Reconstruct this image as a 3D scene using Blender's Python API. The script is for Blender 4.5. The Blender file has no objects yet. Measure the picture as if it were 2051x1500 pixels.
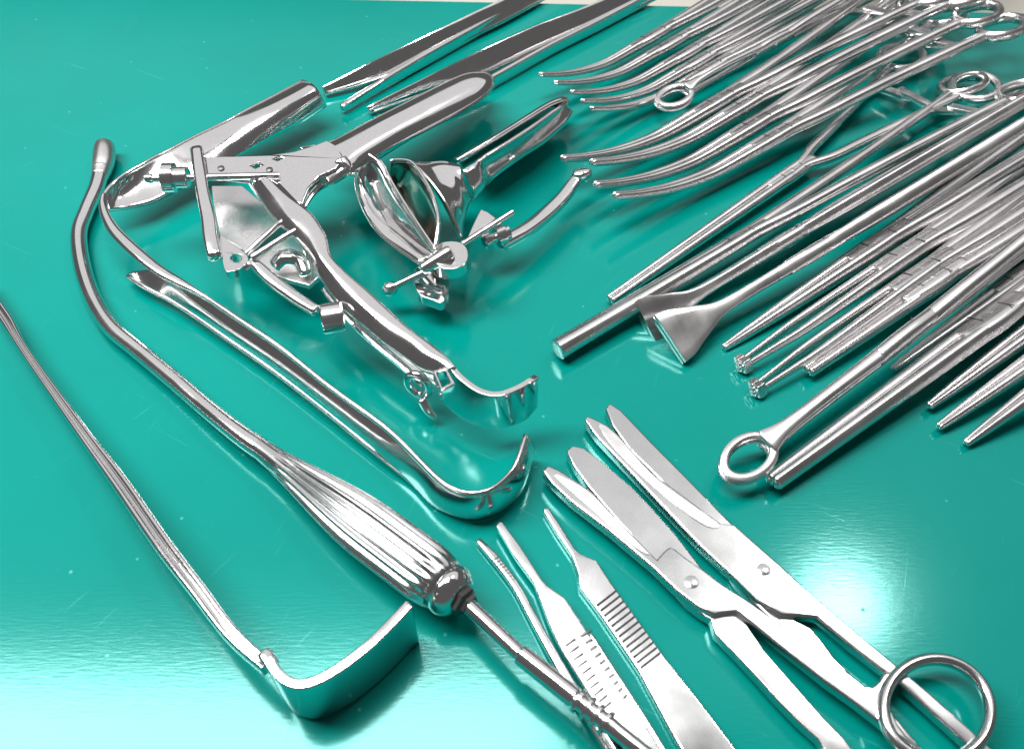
import bpy, math, random
from mathutils import Vector, Matrix
from mathutils.geometry import tessellate_polygon
random.seed(7)
sc = bpy.context.scene
C = sc.collection
S = 0.001                                    # everything below is written in millimetres

# ------------------------------------------------------------------ camera
PITCH, VFOV, CAMH = math.radians(52), math.radians(42), 310.0
FPX = 750 / math.tan(VFOV / 2)
FW = Vector((0, math.cos(PITCH), -math.sin(PITCH))); RT = Vector((1, 0, 0)); UP = RT.cross(FW)
CAM = Vector((0, 0, CAMH)); ZU = Vector((0, 0, 1))
cam = bpy.data.cameras.new('camera'); cam_o = bpy.data.objects.new('camera', cam); C.objects.link(cam_o)
cam_o.location = CAM * S
cam_o.rotation_euler = (math.pi / 2 - PITCH, 0, 0)
cam.sensor_fit = 'HORIZONTAL'; cam.angle = 2 * math.atan(1025.5 / FPX)
cam.dof.use_dof = True; cam.dof.focus_distance = 0.42; cam.dof.aperture_fstop = 18
cam.clip_start = 0.01; cam.clip_end = 50
sc.camera = cam_o


def P(u, v, z=0.0):
    """where the sight line of a photo pixel meets height z (mm)"""
    d = FW * FPX + RT * (u - 1025.5) - UP * (v - 750)
    return CAM + d * ((z - CAMH) / d.z)


def mpp(p):
    return (p - CAM).dot(FW) / FPX           # millimetres per photo pixel at p


# ------------------------------------------------------------------ light
sc.view_settings.view_transform = 'Standard'; sc.view_settings.look = 'None'
sc.view_settings.exposure = 0; sc.view_settings.gamma = 1
w = bpy.data.worlds.new('World'); sc.world = w; w.use_nodes = True
bg = w.node_tree.nodes['Background']
bg.inputs['Color'].default_value = (1.0, 0.985, 0.97, 1); bg.inputs['Strength'].default_value = 0.11


def area(name, loc, target, sx, sy, watt, shape='RECTANGLE', col=(1, 1, 1)):
    l = bpy.data.lights.new(name, 'AREA'); l.shape = shape; l.size = sx * S; l.size_y = sy * S
    l.energy = watt; l.color = col
    o = bpy.data.objects.new(name, l); C.objects.link(o); o.location = loc * S
    o.rotation_euler = (target - loc).to_track_quat('-Z', 'Y').to_euler()
    return o


def radiance_watt(sx, sy, rad, disc=False):
    a = sx * sy * S * S * (math.pi / 4 if disc else 1)
    return rad * a * math.pi


# a broad ceiling light panel overhead, a round operating lamp to the right, an added dim fill farther back that brightens the steel
H1 = 800
q0, q1 = P(-500, 1345, -H1), P(1130, 1350, -H1)
cx, wx = (q0.x + q1.x) / 2, q1.x - q0.x
yfar, ynear = q0.y, 190
area('ceiling_panel_light', Vector((cx, (yfar + ynear) / 2, H1)), Vector((cx, (yfar + ynear) / 2, 0)), wx, yfar - ynear,
     radiance_watt(wx, yfar - ynear, 33.0), col=(1, 1, 0.98))
H2 = 1100
l2 = P(1680, 1215, -H2); l2.z = H2
area('operating_lamp', l2, P(1200, 800), 130, 130, radiance_watt(130, 130, 75, True), 'DISK', (1, 0.985, 0.96))
area('rear_fill_light', Vector((100, 1750, 1500)), Vector((100, 1750, 0)), 3600, 2300, radiance_watt(3600, 2300, 0.68))

# ------------------------------------------------------------------ materials


def newmat(name):
    m = bpy.data.materials.new(name); m.use_nodes = True
    nt = m.node_tree; b = nt.nodes['Principled BSDF']
    return m, nt, b


def N(nt, t, **kw):
    n = nt.nodes.new(t)
    for k, v in kw.items():
        if k in n.inputs.keys(): n.inputs[k].default_value = v
        else: setattr(n, k, v)
    return n


def steel(name, col, rough, spread, bump, scale=400.0):
    m, nt, b = newmat(name)
    b.inputs['Metallic'].default_value = 1.0
    tc = N(nt, 'ShaderNodeTexCoord')
    big = N(nt, 'ShaderNodeTexNoise', Scale=scale * 0.12, Detail=3.0)
    fine = N(nt, 'ShaderNodeTexNoise', Scale=scale * 4, Detail=4.0)
    nt.links.new(tc.outputs['Object'], big.inputs['Vector']); nt.links.new(tc.outputs['Object'], fine.inputs['Vector'])
    mr = N(nt, 'ShaderNodeMapRange'); mr.inputs['To Min'].default_value = max(0.02, rough - spread); mr.inputs['To Max'].default_value = rough + spread
    mr.inputs['From Min'].default_value = 0.3; mr.inputs['From Max'].default_value = 0.7
    nt.links.new(big.outputs['Fac'], mr.inputs['Value']); nt.links.new(mr.outputs['Result'], b.inputs['Roughness'])
    cr = N(nt, 'ShaderNodeValToRGB')
    cr.color_ramp.elements[0].position = 0.3; cr.color_ramp.elements[1].position = 0.7
    cr.color_ramp.elements[0].color = (col[0] * 0.92, col[1] * 0.91, col[2] * 0.91, 1); cr.color_ramp.elements[1].color = (*col, 1)
    nt.links.new(fine.outputs['Fac'], cr.inputs['Fac']); nt.links.new(cr.outputs['Color'], b.inputs['Base Color'])
    bp = N(nt, 'ShaderNodeBump', Strength=bump, Distance=0.0002)
    nt.links.new(fine.outputs['Fac'], bp.inputs['Height']); nt.links.new(bp.outputs['Normal'], b.inputs['Normal'])
    return m


CHROME = steel('polished_steel', (0.82, 0.805, 0.81), 0.11, 0.06, 0.0)
SATIN = steel('satin_steel', (0.74, 0.725, 0.73), 0.27, 0.08, 0.0)
BRIGHT = steel('brushed_steel', (0.66, 0.665, 0.67), 0.17, 0.04, 0.01)
SHADE_STEEL = steel('shade_toned_steel', (0.42, 0.37, 0.33), 0.16, 0.05, 0.0)  # browner steel: shade and dark reflections of the funnel hollow put into the colour
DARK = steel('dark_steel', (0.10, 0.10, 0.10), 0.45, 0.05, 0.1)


def teal_material():
    m, nt, b = newmat('teal_lacquer')
    tc = N(nt, 'ShaderNodeTexCoord')
    b.inputs['Specular IOR Level'].default_value = 0.42; b.inputs['Specular Tint'].default_value = (0.47, 1.0, 0.97, 1)
    # scuffs: thin arcs and lines from stretched noise
    h = None

    def scratch(rot, sx, sy, scale, lo, hi):
        mp = N(nt, 'ShaderNodeMapping'); mp.inputs['Scale'].default_value = (sx, sy, 1)
        m0 = N(nt, 'ShaderNodeMapping'); m0.inputs['Rotation'].default_value = (0, 0, rot)
        n = N(nt, 'ShaderNodeTexNoise', Scale=scale, Detail=2.0); n.inputs['Distortion'].default_value = 0.4
        r = N(nt, 'ShaderNodeMapRange'); r.inputs['From Min'].default_value = lo; r.inputs['From Max'].default_value = hi
        nt.links.new(tc.outputs['Object'], m0.inputs['Vector']); nt.links.new(m0.outputs['Vector'], mp.inputs['Vector']); nt.links.new(mp.outputs['Vector'], n.inputs['Vector'])
        nt.links.new(n.outputs['Fac'], r.inputs['Value'])
        return r.outputs['Result']

    def math_(op, a, c):
        n = N(nt, 'ShaderNodeMath', operation=op)
        for i, x in enumerate((a, c)):
            if isinstance(x, (int, float)): n.inputs[i].default_value = x
            else: nt.links.new(x, n.inputs[i])
        return n.outputs[0]
    s1 = scratch(0.5, 1, 22, 30, 0.70, 0.78); s2 = scratch(-0.9, 1, 26, 26, 0.71, 0.79); s3 = scratch(1.9, 1, 30, 34, 0.71, 0.78)
    sc_ = math_('MAXIMUM', math_('MAXIMUM', s1, s2), s3)
    blot = N(nt, 'ShaderNodeTexNoise', Scale=9.0, Detail=4.0); nt.links.new(tc.outputs['Object'], blot.inputs['Vector'])
    fleck = N(nt, 'ShaderNodeTexVoronoi', Scale=70.0); nt.links.new(tc.outputs['Object'], fleck.inputs['Vector'])
    fl = N(nt, 'ShaderNodeMapRange'); fl.inputs['From Min'].default_value = 0.055; fl.inputs['From Max'].default_value = 0.03
    nt.links.new(fleck.outputs['Distance'], fl.inputs['Value'])
    wear = math_('MAXIMUM', math_('MULTIPLY', sc_, 0.22), math_('MULTIPLY', fl.outputs['Result'], 0.6))
    ramp = N(nt, 'ShaderNodeValToRGB')
    ramp.color_ramp.elements[0].position = 0.3; ramp.color_ramp.elements[0].color = (0.0, 0.142, 0.120, 1)
    ramp.color_ramp.elements[1].position = 0.7; ramp.color_ramp.elements[1].color = (0.0, 0.160, 0.138, 1)
    nt.links.new(blot.outputs['Fac'], ramp.inputs['Fac'])
    mix = N(nt, 'ShaderNodeMix', data_type='RGBA'); mix.inputs['B'].default_value = (0.10, 0.38, 0.36, 1)
    nt.links.new(ramp.outputs['Color'], mix.inputs['A']); nt.links.new(math_('MULTIPLY', wear, 0.5), mix.inputs['Factor'])
    nt.links.new(mix.outputs['Result'], b.inputs['Base Color'])
    rr = N(nt, 'ShaderNodeMapRange'); rr.inputs['To Min'].default_value = 0.115; rr.inputs['To Max'].default_value = 0.16
    nt.links.new(blot.outputs['Fac'], rr.inputs['Value'])
    nt.links.new(math_('ADD', rr.outputs['Result'], math_('MULTIPLY', wear, 0.25)), b.inputs['Roughness'])
    # long shallow ripples of the lacquer plus scratches
    mp = N(nt, 'ShaderNodeMapping'); mp.inputs['Scale'].default_value = (180, 1100, 1)
    rip = N(nt, 'ShaderNodeTexNoise', Scale=1.0, Detail=3.0)
    nt.links.new(tc.outputs['Object'], mp.inputs['Vector']); nt.links.new(mp.outputs['Vector'], rip.inputs['Vector'])
    hh = math_('ADD', math_('MULTIPLY', rip.outputs['Fac'], 0.6), math_('MULTIPLY', wear, -0.5))
    bp = N(nt, 'ShaderNodeBump', Strength=0.12, Distance=0.0003)
    nt.links.new(hh, bp.inputs['Height']); nt.links.new(bp.outputs['Normal'], b.inputs['Normal'])
    return m


TEAL = teal_material()


def plain(name, col, rough):
    m, nt, b = newmat(name)
    tc = N(nt, 'ShaderNodeTexCoord'); n = N(nt, 'ShaderNodeTexNoise', Scale=14.0, Detail=5.0)
    nt.links.new(tc.outputs['Object'], n.inputs['Vector'])
    r = N(nt, 'ShaderNodeValToRGB')
    r.color_ramp.elements[0].color = (*[c * 0.85 for c in col], 1); r.color_ramp.elements[1].color = (*col, 1)
    nt.links.new(n.outputs['Fac'], r.inputs['Fac']); nt.links.new(r.outputs['Color'], b.inputs['Base Color'])
    b.inputs['Roughness'].default_value = rough
    return m


CREAM = plain('pale_laminate', (0.40, 0.375, 0.335), 0.5)

# ------------------------------------------------------------------ mesh helpers


class MB:
    def __init__(s):
        s.v, s.f = [], []

    def add(s, vs, fs):
        o = len(s.v); s.v += [Vector(x) for x in vs]; s.f += [tuple(i + o for i in f) for f in fs]
        return s

    def rings(s, rs, cap0=True, cap1=True, loop=False):
        n = len(rs[0]); vs = [p for r in rs for p in r]; fs = []
        m = len(rs)
        for i in range(m if loop else m - 1):
            a, b = i * n, ((i + 1) % m) * n
            for j in range(n):
                k = (j + 1) % n
                fs.append((a + j, a + k, b + k, b + j))
        if not loop:
            if cap0: fs.append(tuple(range(n - 1, -1, -1)))
            if cap1: fs.append(tuple((m - 1) * n + j for j in range(n)))
        return s.add(vs, fs)

    def sweep(s, pts, W, T, e=2.0, n=14, up=ZU, sub=6, cap=0.5):
        """tube of superellipse section W (sideways) by T (along up) through pts; round ends"""
        m = len(pts)
        if not hasattr(W, '__len__'): W = [W] * m
        if not hasattr(T, '__len__'): T = [T] * m
        dense = cat([(*p, a, b) for p, a, b in zip(pts, W, T)], sub)
        q = [Vector(d[:3]) for d in dense]
        k = len(q); out = []
        for i in range(k):
            t = (q[min(i + 1, k - 1)] - q[max(i - 1, 0)]).normalized()
            side = t.cross(up).normalized(); u2 = side.cross(t)
            a, b = max(dense[i][3], .05) / 2, max(dense[i][4], .05) / 2

            def ring(c, sc_):
                r = []
                for j in range(n):
                    th = 2 * math.pi * j / n; co, si = math.cos(th), math.sin(th)
                    r.append(c + side * (a * sc_ * math.copysign(abs(co) ** (2 / e), co)) + u2 * (b * sc_ * math.copysign(abs(si) ** (2 / e), si)))
                return r
            r_ = cap * min(a, b)
            if i == 0 and r_ > 0:
                for sc_, off in ((.35, 1.0), (.72, .72), (.92, .36)): out.append(ring(q[i] - t * r_ * off, sc_))
            out.append(ring(q[i], 1))
            if i == k - 1 and r_ > 0:
                for sc_, off in ((.92, .36), (.72, .72), (.35, 1.0)): out.append(ring(q[i] + t * r_ * off, sc_))
        return s.rings(out)

    def profile(s, pts, W, T, sec, up=ZU, sub=6):
        """sweep of an arbitrary closed section [(side, up)] in units of half width / height"""
        dense = cat([(*p, a, b) for p, a, b in zip(pts, W, T)], sub)
        q = [Vector(d[:3]) for d in dense]; k = len(q); out = []
        for i in range(k):
            t = (q[min(i + 1, k - 1)] - q[max(i - 1, 0)]).normalized()
            side = t.cross(up).normalized(); u2 = side.cross(t)
            out.append([q[i] + side * (x * dense[i][3] / 2) + u2 * (y * dense[i][4]) for x, y in sec])
        return s.rings(out)

    def lathe(s, a, b, prof, n=28, flute=0, depth=0.0, cap0=True, cap1=True):
        ax = (b - a).normalized(); x = ax.orthogonal().normalized(); y = ax.cross(x)
        rs = []
        for p in prof:
            d, r = p[0], p[1]; fl = p[2] if len(p) > 2 else 0
            rs.append([a + ax * d + (x * math.cos(t) + y * math.sin(t)) * (r * (1 - depth * fl * (0.5 - 0.5 * math.cos(flute * t))))
                       for t in (2 * math.pi * j / n for j in range(n))])
        return s.rings(rs, cap0, cap1)

    def torus(s, c, A, B, nrm, rw, rh, n=44, k=12):
        """oval ring: semi-axis vectors A, B; tube half-width rw in the plane, rh along nrm"""
        nrm = nrm.normalized(); rs = []
        for i in range(n):
            t = 2 * math.pi * i / n
            p = c + A * math.cos(t) + B * math.sin(t)
            tg = (-A * math.sin(t) + B * math.cos(t)).normalized(); o = tg.cross(nrm)
            rs.append([p + o * rw * math.cos(2 * math.pi * j / k) + nrm * rh * math.sin(2 * math.pi * j / k) for j in range(k)])
        return s.rings(rs, loop=True)

    def box(s, c, X, Y, Z):
        vs = [c + X * a + Y * b + Z * d for a in (-1, 1) for b in (-1, 1) for d in (-1, 1)]
        return s.add(vs, [(0, 1, 3, 2), (4, 6, 7, 5), (0, 4, 5, 1), (2, 3, 7, 6), (0, 2, 6, 4), (1, 5, 7, 3)])

    def prism(s, loops, top, bot):
        """flat plate between two copies of a 2-D outline (loops[1:] are holes); top/bot map (x, y) to points"""
        flat = [p for l in loops for p in l]; n = len(flat)
        tris = tessellate_polygon([[Vector((p[0], p[1], 0)) for p in l] for l in loops])
        vs = [top(p) for p in flat] + [bot(p) for p in flat]; fs = []
        for t in tris:
            a, b, c = (Vector((*flat[i][:2], 0)) for i in t)
            t = tuple(t) if (b - a).cross(c - a).z > 0 else tuple(reversed(t))
            fs.append(t); fs.append(tuple(i + n for i in reversed(t)))
        o = 0
        for l in loops:
            m = len(l)
            ar = sum(l[i][0] * l[(i + 1) % m][1] - l[(i + 1) % m][0] * l[i][1] for i in range(m))
            outer = l is loops[0]
            for i in range(m):
                a, b = o + i, o + (i + 1) % m
                f = (a, a + n, b + n, b)
                if (ar > 0) != outer: f = tuple(reversed(f))
                fs.append(f)
            o += m
        return s.add(vs, fs)

    def loft(s, stations):
        n = len(stations[0]); vs = [p for st in stations for p in st]; fs = []
        for i in range(len(stations) - 1):
            for j in range(n - 1):
                fs.append((i * n + j, i * n + j + 1, (i + 1) * n + j + 1, (i + 1) * n + j))
        return s.add(vs, fs)


def cat(rows, sub):
    """Catmull-Rom through tuples"""
    m = len(rows)
    if m < 3 or sub <= 1: return [tuple(r) for r in rows] if sub <= 1 else \
        [tuple(a + (b - a) * k / sub for a, b in zip(rows[0], rows[1])) for k in range(sub + 1)]
    out = []
    for i in range(m - 1):
        p0, p1, p2, p3 = rows[max(i - 1, 0)], rows[i], rows[i + 1], rows[min(i + 2, m - 1)]
        for k in range(sub):
            t = k / sub
            out.append(tuple(0.5 * (2 * b + (c - a) * t + (2 * a - 5 * b + 4 * c - d) * t * t + (3 * b - a - 3 * c + d) * t ** 3)
                             for a, b, c, d in zip(p0, p1, p2, p3)))
    out.append(tuple(rows[-1]))
    return out


def ccat(rows, sub):
    """closed Catmull-Rom"""
    m = len(rows); out = []
    for i in range(m):
        p0, p1, p2, p3 = rows[i - 1], rows[i], rows[(i + 1) % m], rows[(i + 2) % m]
        for k in range(sub):
            t = k / sub
            out.append(tuple(0.5 * (2 * b + (c - a) * t + (2 * a - 5 * b + 4 * c - d) * t * t + (3 * b - a - 3 * c + d) * t ** 3)
                             for a, b, c, d in zip(p0, p1, p2, p3)))
    return out


def thing(name, label, cat_, loc=Vector((0, 0, 0)), group=None):
    o = bpy.data.objects.new(name, None); C.objects.link(o); o.empty_display_size = 0.005
    o.location = loc * S; o['label'] = label; o['category'] = cat_
    if group: o['group'] = group
    o['o'] = list(loc)
    return o


def origin_of(p):
    v = Vector((0, 0, 0))
    while p is not None:
        if 'o' in p.keys(): return Vector(p['o'])
        p = p.parent
    return v


def obj(name, mb, mat, parent=None, sharp=38, bevel=0, solid=0, soff=0.0, sub=0, label=None):
    o0 = origin_of(parent)
    me = bpy.data.meshes.new(name)
    me.from_pydata([(p - o0) * S for p in mb.v], [], mb.f); me.update()
    me.polygons.foreach_set('use_smooth', [True] * len(me.polygons))
    if not (solid or bevel): me.set_sharp_from_angle(angle=math.radians(sharp))
    me.materials.append(mat)
    o = bpy.data.objects.new(name, me); C.objects.link(o)
    if parent: o.parent = parent
    if label: o['label'] = label
    if solid:
        md = o.modifiers.new('solid', 'SOLIDIFY'); md.thickness = solid * S; md.offset = soff; md.use_even_offset = False
    if bevel:
        md = o.modifiers.new('bevel', 'BEVEL'); md.width = bevel * S; md.segments = 3; md.limit_method = 'ANGLE'; md.angle_limit = math.radians(40)
        md.harden_normals = False
    if solid or bevel:
        md = o.modifiers.new('wn', 'WEIGHTED_NORMAL'); md.keep_sharp = True; md.weight = 80
    return o


def plate(outline, z0, z1, sub=0, holes=()):
    """plate lying between heights z0 < z1 whose top outline is seen at the given pixels"""
    def conv(l):
        pts = [tuple(P(u, v, z1).xy) for u, v in l]
        return ccat(pts, sub) if sub else pts
    loops = [conv(outline)] + [conv(h) for h in holes]
    return MB().prism(loops, lambda p: Vector((p[0], p[1], z1)), lambda p: Vector((p[0], p[1], z0)))


def px(pts):
    """[(u, v, z, width_px, thick_mm)] -> points, widths, thicknesses in mm (thick 0 = round)"""
    q = [P(a[0], a[1], a[2]) for a in pts]; W = [a[3] * mpp(p) for a, p in zip(pts, q)]
    T = [a[4] if len(a) > 4 and a[4] else w for a, w in zip(pts, W)]
    return q, W, T


# ------------------------------------------------------------------ the setting
m = MB()
e0, e1 = P(600, -4), P(2051, 26)
sl = (e1.y - e0.y) / (e1.x - e0.x)
def edge_y(x): return e0.y + sl * (x - e0.x)
top_o = [(-900, -500), (900, -500), (900, edge_y(900)), (-900, edge_y(-900))]
m.prism([top_o], lambda p: Vector((p[0], p[1], 0)), lambda p: Vector((p[0], p[1], -14)))
o = obj('tabletop', m, TEAL, bevel=1.5); o['kind'] = 'structure'
m = MB().box(Vector((0, 900, -40)), Vector((2500, 0, 0)), Vector((0, 2500, 0)), Vector((0, 0, 10)))
o = obj('counter', m, CREAM); o['kind'] = 'structure'

# ------------------------------------------------------------------ forceps and clamps, built along x from the tips (0) to the rings (L)
PARTS = {}


def smooth(t):
    t = max(0, min(1, t)); return t * t * (3 - 2 * t)


def forceps_meshes(kind, L=230.0, xb=70.0, curve=0.0, clen=50.0, sep=19.0, ring=12.5, thick=4.4, tipw=2.6, jawz=2.6, boxw=9.5, spread=1.5, shw=5.0):
    """meshes (mm, local) of one ring-handled clamp: list of (part, MB, subparts)"""
    X, Y, Zl = Vector((1, 0, 0)), Vector((0, 1, 0)), Vector((0, 0, 1))
    xr = L - ring * 2
    def yo(x): return curve * max(0.0, 1 - x / clen) ** 1.9 if curve else 0.0
    def shank(x): return 2.2 + (sep - 2.2) * (max(0, (x - xb) / (xr - xb)) ** spread)
    out = []
    for sg in (-1, 1):
        a = MB(); pts, W, T = [], [], []
        xs = [0, clen * .1, clen * .2, clen * .35, clen * .5, clen * .7, clen * .9] if curve else [0, 6, 16, 30]
        if kind == 'sponge': xs = [19.5, 23, 28, 36, 48, 62]
        xs = [x for x in xs if x < xb - 12] + [xb - 10, xb, xb + 10]
        for x in xs:
            t = min(1, x / (xb - 6))
            if kind == 'curved': y, z, w, h = yo(x), jawz * (.32 + .35 * t), tipw + (thick + .4 - tipw) * t, jawz * (.62 + .75 * t)
            elif kind == 'pointed': y, z, w, h = 0, .6 + 1.5 * t ** .8, 2.2 + (thick + .2 - 2.2) * t ** .7, 1.4 + 3.2 * t ** .7
            elif kind == 'toothed': y, z, w, h = 0, 1.5 + .6 * t + 1.2 * math.sin(math.pi * t), 2.2 + (thick - 2.2) * t, 1.5 + 2.4 * t
            elif kind == 'cylinder': y, z, w, h = 0, .5 + .9 * t, 8.8 - 2.6 * t ** .7, 8.0 - 2.6 * t
            elif kind == 'heavy': y, z, w, h = 0, 1.5 + 1.2 * t, 5.2 + 1.6 * t, 3.6 + 2.0 * t
            elif kind == 'blunt': y, z, w, h = 0, 1.2 + .7 * t, 3.6 + 1.4 * t, 2.4 + 1.6 * t
            elif kind == 'flared': y, z, w, h = 0, 1.5 + .4 * t, (23 - 17.5 * smooth(x / 30.0)), 2.7 + 1.3 * t
            elif kind == 'sponge':
                if x < 19: continue
                y, z, w, h = 0, 1.4 + 1.6 * math.sin(math.pi * t), thick + 4.0 * max(0, 1 - (x - 20) / 14.0) ** 2 - 1.6 * math.sin(math.pi * t), 2.2 + 2.0 * t
            pts.append(Vector((x, y, sg * z))); W.append(w); T.append(h)
        for k in range(1, 8):
            x = xb + 10 + (xr - xb - 10) * k / 7
            pts.append(Vector((x, 0, sg * max(1.9, shank(x))))); W.append(thick * (1 - .08 * k / 7)); T.append(shw - .6 * k / 7)
        # attach to the ring
        rc = Vector((L - ring, 0, sg * (sep + 1.5)))
        if kind == 'flared':
            a.sweep(pts, W, T, e=4.2, n=16, up=Zl, sub=5, cap=.15)
        else:
            a.sweep(pts, W, T, e=2.4 if kind != 'cylinder' else 2.1, n=14, up=Zl, sub=4, cap=.12 if kind == 'cylinder' else .8)
        subs = []
        r = MB().torus(rc, X * (ring - 1.6), Zl * (ring - 2.9), Y, 2.0, thick / 2 * .95, 40, 10)
        subs.append(('finger_ring', r))
        rt = MB().sweep([Vector((xr - 16, 0.9 * sg, sg * (shank(xr - 16) - 1))), Vector((xr - 14, 0.9 * sg, sg * 1.0)), Vector((xr - 13, .9 * sg, -sg * 4.0))],
                        [3.2, 2.4, 2.0], [4.2, 4.6, 4.0], e=4, n=8, up=X, sub=3, cap=.2)
        subs.append(('ratchet', rt))
        if kind == 'toothed':
            hd = MB().box(Vector((1.6, 0, sg * 1.4)), X * 1.6, Y * 2.5, Zl * 1.2)
            for q in (-1.6, 0, 1.6):
                hd.box(Vector((.1, q, sg * .4)), X * .9, Y * .55, Zl * .8)
            subs.append(('toothed_head', hd))
        if kind == 'sponge':
            subs.append(('jaw_ring', MB().torus(Vector((10.8, 0, sg * 1.3)), X * 10.2, Y * 6.6, Zl, 1.7, 1.1, 40, 10)))
        out.append(('arm', a, subs))
    bx = MB()
    hw = thick / 2 + .12
    bx.sweep([Vector((x, 0, 0)) for x in (xb - 14, xb - 5, xb + 1, xb + 8, xb + 16)], [2 * hw - .3, 2 * hw, 2 * hw + .1, 2 * hw, 2 * hw - .3], [boxw * .72, boxw * .9, boxw * .94, boxw * .9, boxw * .76], e=2.7, n=18, up=Zl, sub=4, cap=.3)
    pin = MB().lathe(Vector((xb + 1, -hw - .25, 0)), Vector((xb + 1, hw, 0)), [(0, .8), (.1, 1.05), (2 * hw + .25, 1.05), (2 * hw + .35, .8)], 16)
    seam = MB()
    for sx in (-1, 1):
        seam.box(Vector((xb + 1 + sx * 6.0, hw - .05, sx * boxw * .12)), X * .22, Y * .12, Zl * boxw * .24)
    out.append(('box_lock', bx, [('pin', pin), ('seam', seam)]))
    return out


def make_forceps(kind, name, label, category, group, mat, **kw):
    root = thing(name, label, category, group=group)
    for nm, mb, subs in forceps_meshes(kind, **kw):
        p = obj(nm, mb, mat, root, bevel=0)
        for sn, sm in subs:
            obj(sn, sm, DARK if sn in ('seam',) else mat, p, bevel=.3 if sn == 'toothed_head' else 0)
    return root


def copy_tree(o, parent=None):
    c = o.copy(); C.objects.link(c)
    if parent is not None: c.parent = parent
    for ch in list(o.children): copy_tree(ch, c)
    return c


def orient(root, tip, a, b, tilt, scale=1.0):
    """tip = pixel of the tip, a and b = (u, v, z) on the straight shaft; tilt lifts the near ring"""
    A, B = P(*a), P(*b)
    X = (B - A).normalized()
    n = ZU.cross(X).normalized(); nz = X.cross(n)
    t = math.radians(tilt)
    Zl = -n * math.cos(t) + nz * math.sin(t)
    Y = Zl.cross(X)
    # the point of the shaft line nearest the sight line of the tip
    d = (P(tip[0], tip[1], 0) - CAM).normalized()
    w0 = A - CAM; bb = X.dot(d); den = 1 - bb * bb
    s = (bb * d.dot(w0) - X.dot(w0)) / den
    o = A + X * s
    M = Matrix(((X.x * scale, Y.x * scale, Zl.x * scale, o.x * S), (X.y * scale, Y.y * scale, Zl.y * scale, o.y * S), (X.z * scale, Y.z * scale, Zl.z * scale, o.z * S), (0, 0, 0, 1)))
    root.matrix_world = M


used = {}


def place(key, maker, label, tip, a, b, tilt, scale=1.0):
    if key not in used:
        r = maker(); used[key] = r
    else:
        r = copy_tree(used[key])
    r['label'] = label
    orient(r, tip, a, b, tilt, scale)
    return r


# --- upper bundle: five curved clamps
GA = 'curved clamps bundled at the top edge'
mkA = lambda: make_forceps('curved', 'curved_clamp', '', 'forceps', GA, SATIN, L=262, xb=70, curve=12, clen=46, sep=13, ring=12, thick=4.1, tipw=2.3, jawz=2.4, boxw=8, shw=4.6)
for lab, tip, a, b in (
    ('curved clamp with the farthest left tip, first of the upper bundle', (1077, 160), (1200, 137, 6), (1420, 8, 10)),
    ('curved clamp just under the farthest left tip of the upper bundle', (1108, 180), (1225, 157, 6), (1446, 30, 10)),
    ('middle curved clamp of the upper bundle, beside the small speculum tip', (1143, 204), (1258, 176, 6), (1480, 47, 10)),
    ('fourth curved clamp of the upper bundle, its tip above the lowest one', (1162, 219), (1280, 193, 6), (1505, 62, 10)),
    ('lowest curved clamp of the upper bundle, against the loop of the ring forceps', (1180, 235), (1300, 208, 6), (1528, 78, 10))):
    place('A', mkA, lab, tip, a, b, 22, 1.08)

# --- ring forceps in the upper bundle
r = make_forceps('sponge', 'ring_forceps', 'ring forceps with ridged double loop jaws lying over the upper bundle of curved clamps', 'forceps', None, SATIN,
                 L=270, xb=84, sep=13, ring=12, thick=4.6, boxw=9)
orient(r, (1312, 193), (1420, 157, 13), (1620, 48, 15), 88, .95)

# --- second bundle: four curved clamps with long jaws
GB = 'curved clamps of the second bundle'
mkB = lambda: make_forceps('curved', 'curved_clamp', '', 'forceps', GB, SATIN, L=236, xb=90, curve=15.5, clen=62, sep=15, ring=12.5, thick=5.5, tipw=3.0, jawz=3.3, boxw=9.5, shw=6.0)
for lab, tip, a, b in (
    ('curved clamp with the longest left reaching tip, first of the second bundle', (1115, 330), (1380, 240, 9), (1600, 110, 14)),
    ('second curved clamp of the second bundle, tip just right of a speculum lever', (1181, 352), (1400, 268, 9), (1600, 148, 14)),
    ('third curved clamp of the second bundle, tip touching under the speculum lever', (1178, 380), (1400, 318, 9), (1610, 192, 14)),
    ('lowest curved clamp of the second bundle, above the long slim forked forceps', (1217, 404), (1430, 347, 9), (1660, 212, 14))):
    place('B', mkB, lab, tip, a, b, 18, 1.06)

# --- long slim forceps alone between the bundles
r = make_forceps('blunt', 'slim_forceps', 'long slim forceps with handles forking apart, alone between two bundles', 'forceps', None, SATIN,
                 L=238, xb=112, sep=19, ring=13, thick=4.4, boxw=9, spread=1.1)
orient(r, (1213, 583), (1400, 477, 5), (1700, 268, 7), 6, 1.05)

# --- right-hand bundle
r = make_forceps('cylinder', 'cylinder_jaw_forceps', 'forceps with thick cylindrical blunt jaws reaching out at the left of right bundle', 'forceps', None, SATIN,
                 L=285, xb=100, sep=15, ring=13, thick=5.6, boxw=8.5, shw=5.8)
orient(r, (1118, 702), (1300, 590, 8), (1680, 362, 12), 24)
GE = 'clamps with flared jaws'
mkE = lambda: make_forceps('flared', 'flared_jaw_clamp', '', 'forceps', GE, SATIN, L=285, xb=78, sep=15, ring=12, thick=6.6, boxw=9.2, shw=6.2)
place('E', mkE, 'front clamp with wide flared triangular jaws pointing down towards the scissors', (1345, 690), (1480, 596, 10), (1720, 452, 16), 66)
place('E', mkE, 'rear flared jaw clamp half hidden behind the front flared clamp', (1290, 650), (1440, 562, 6), (1700, 405, 12), 50)

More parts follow.
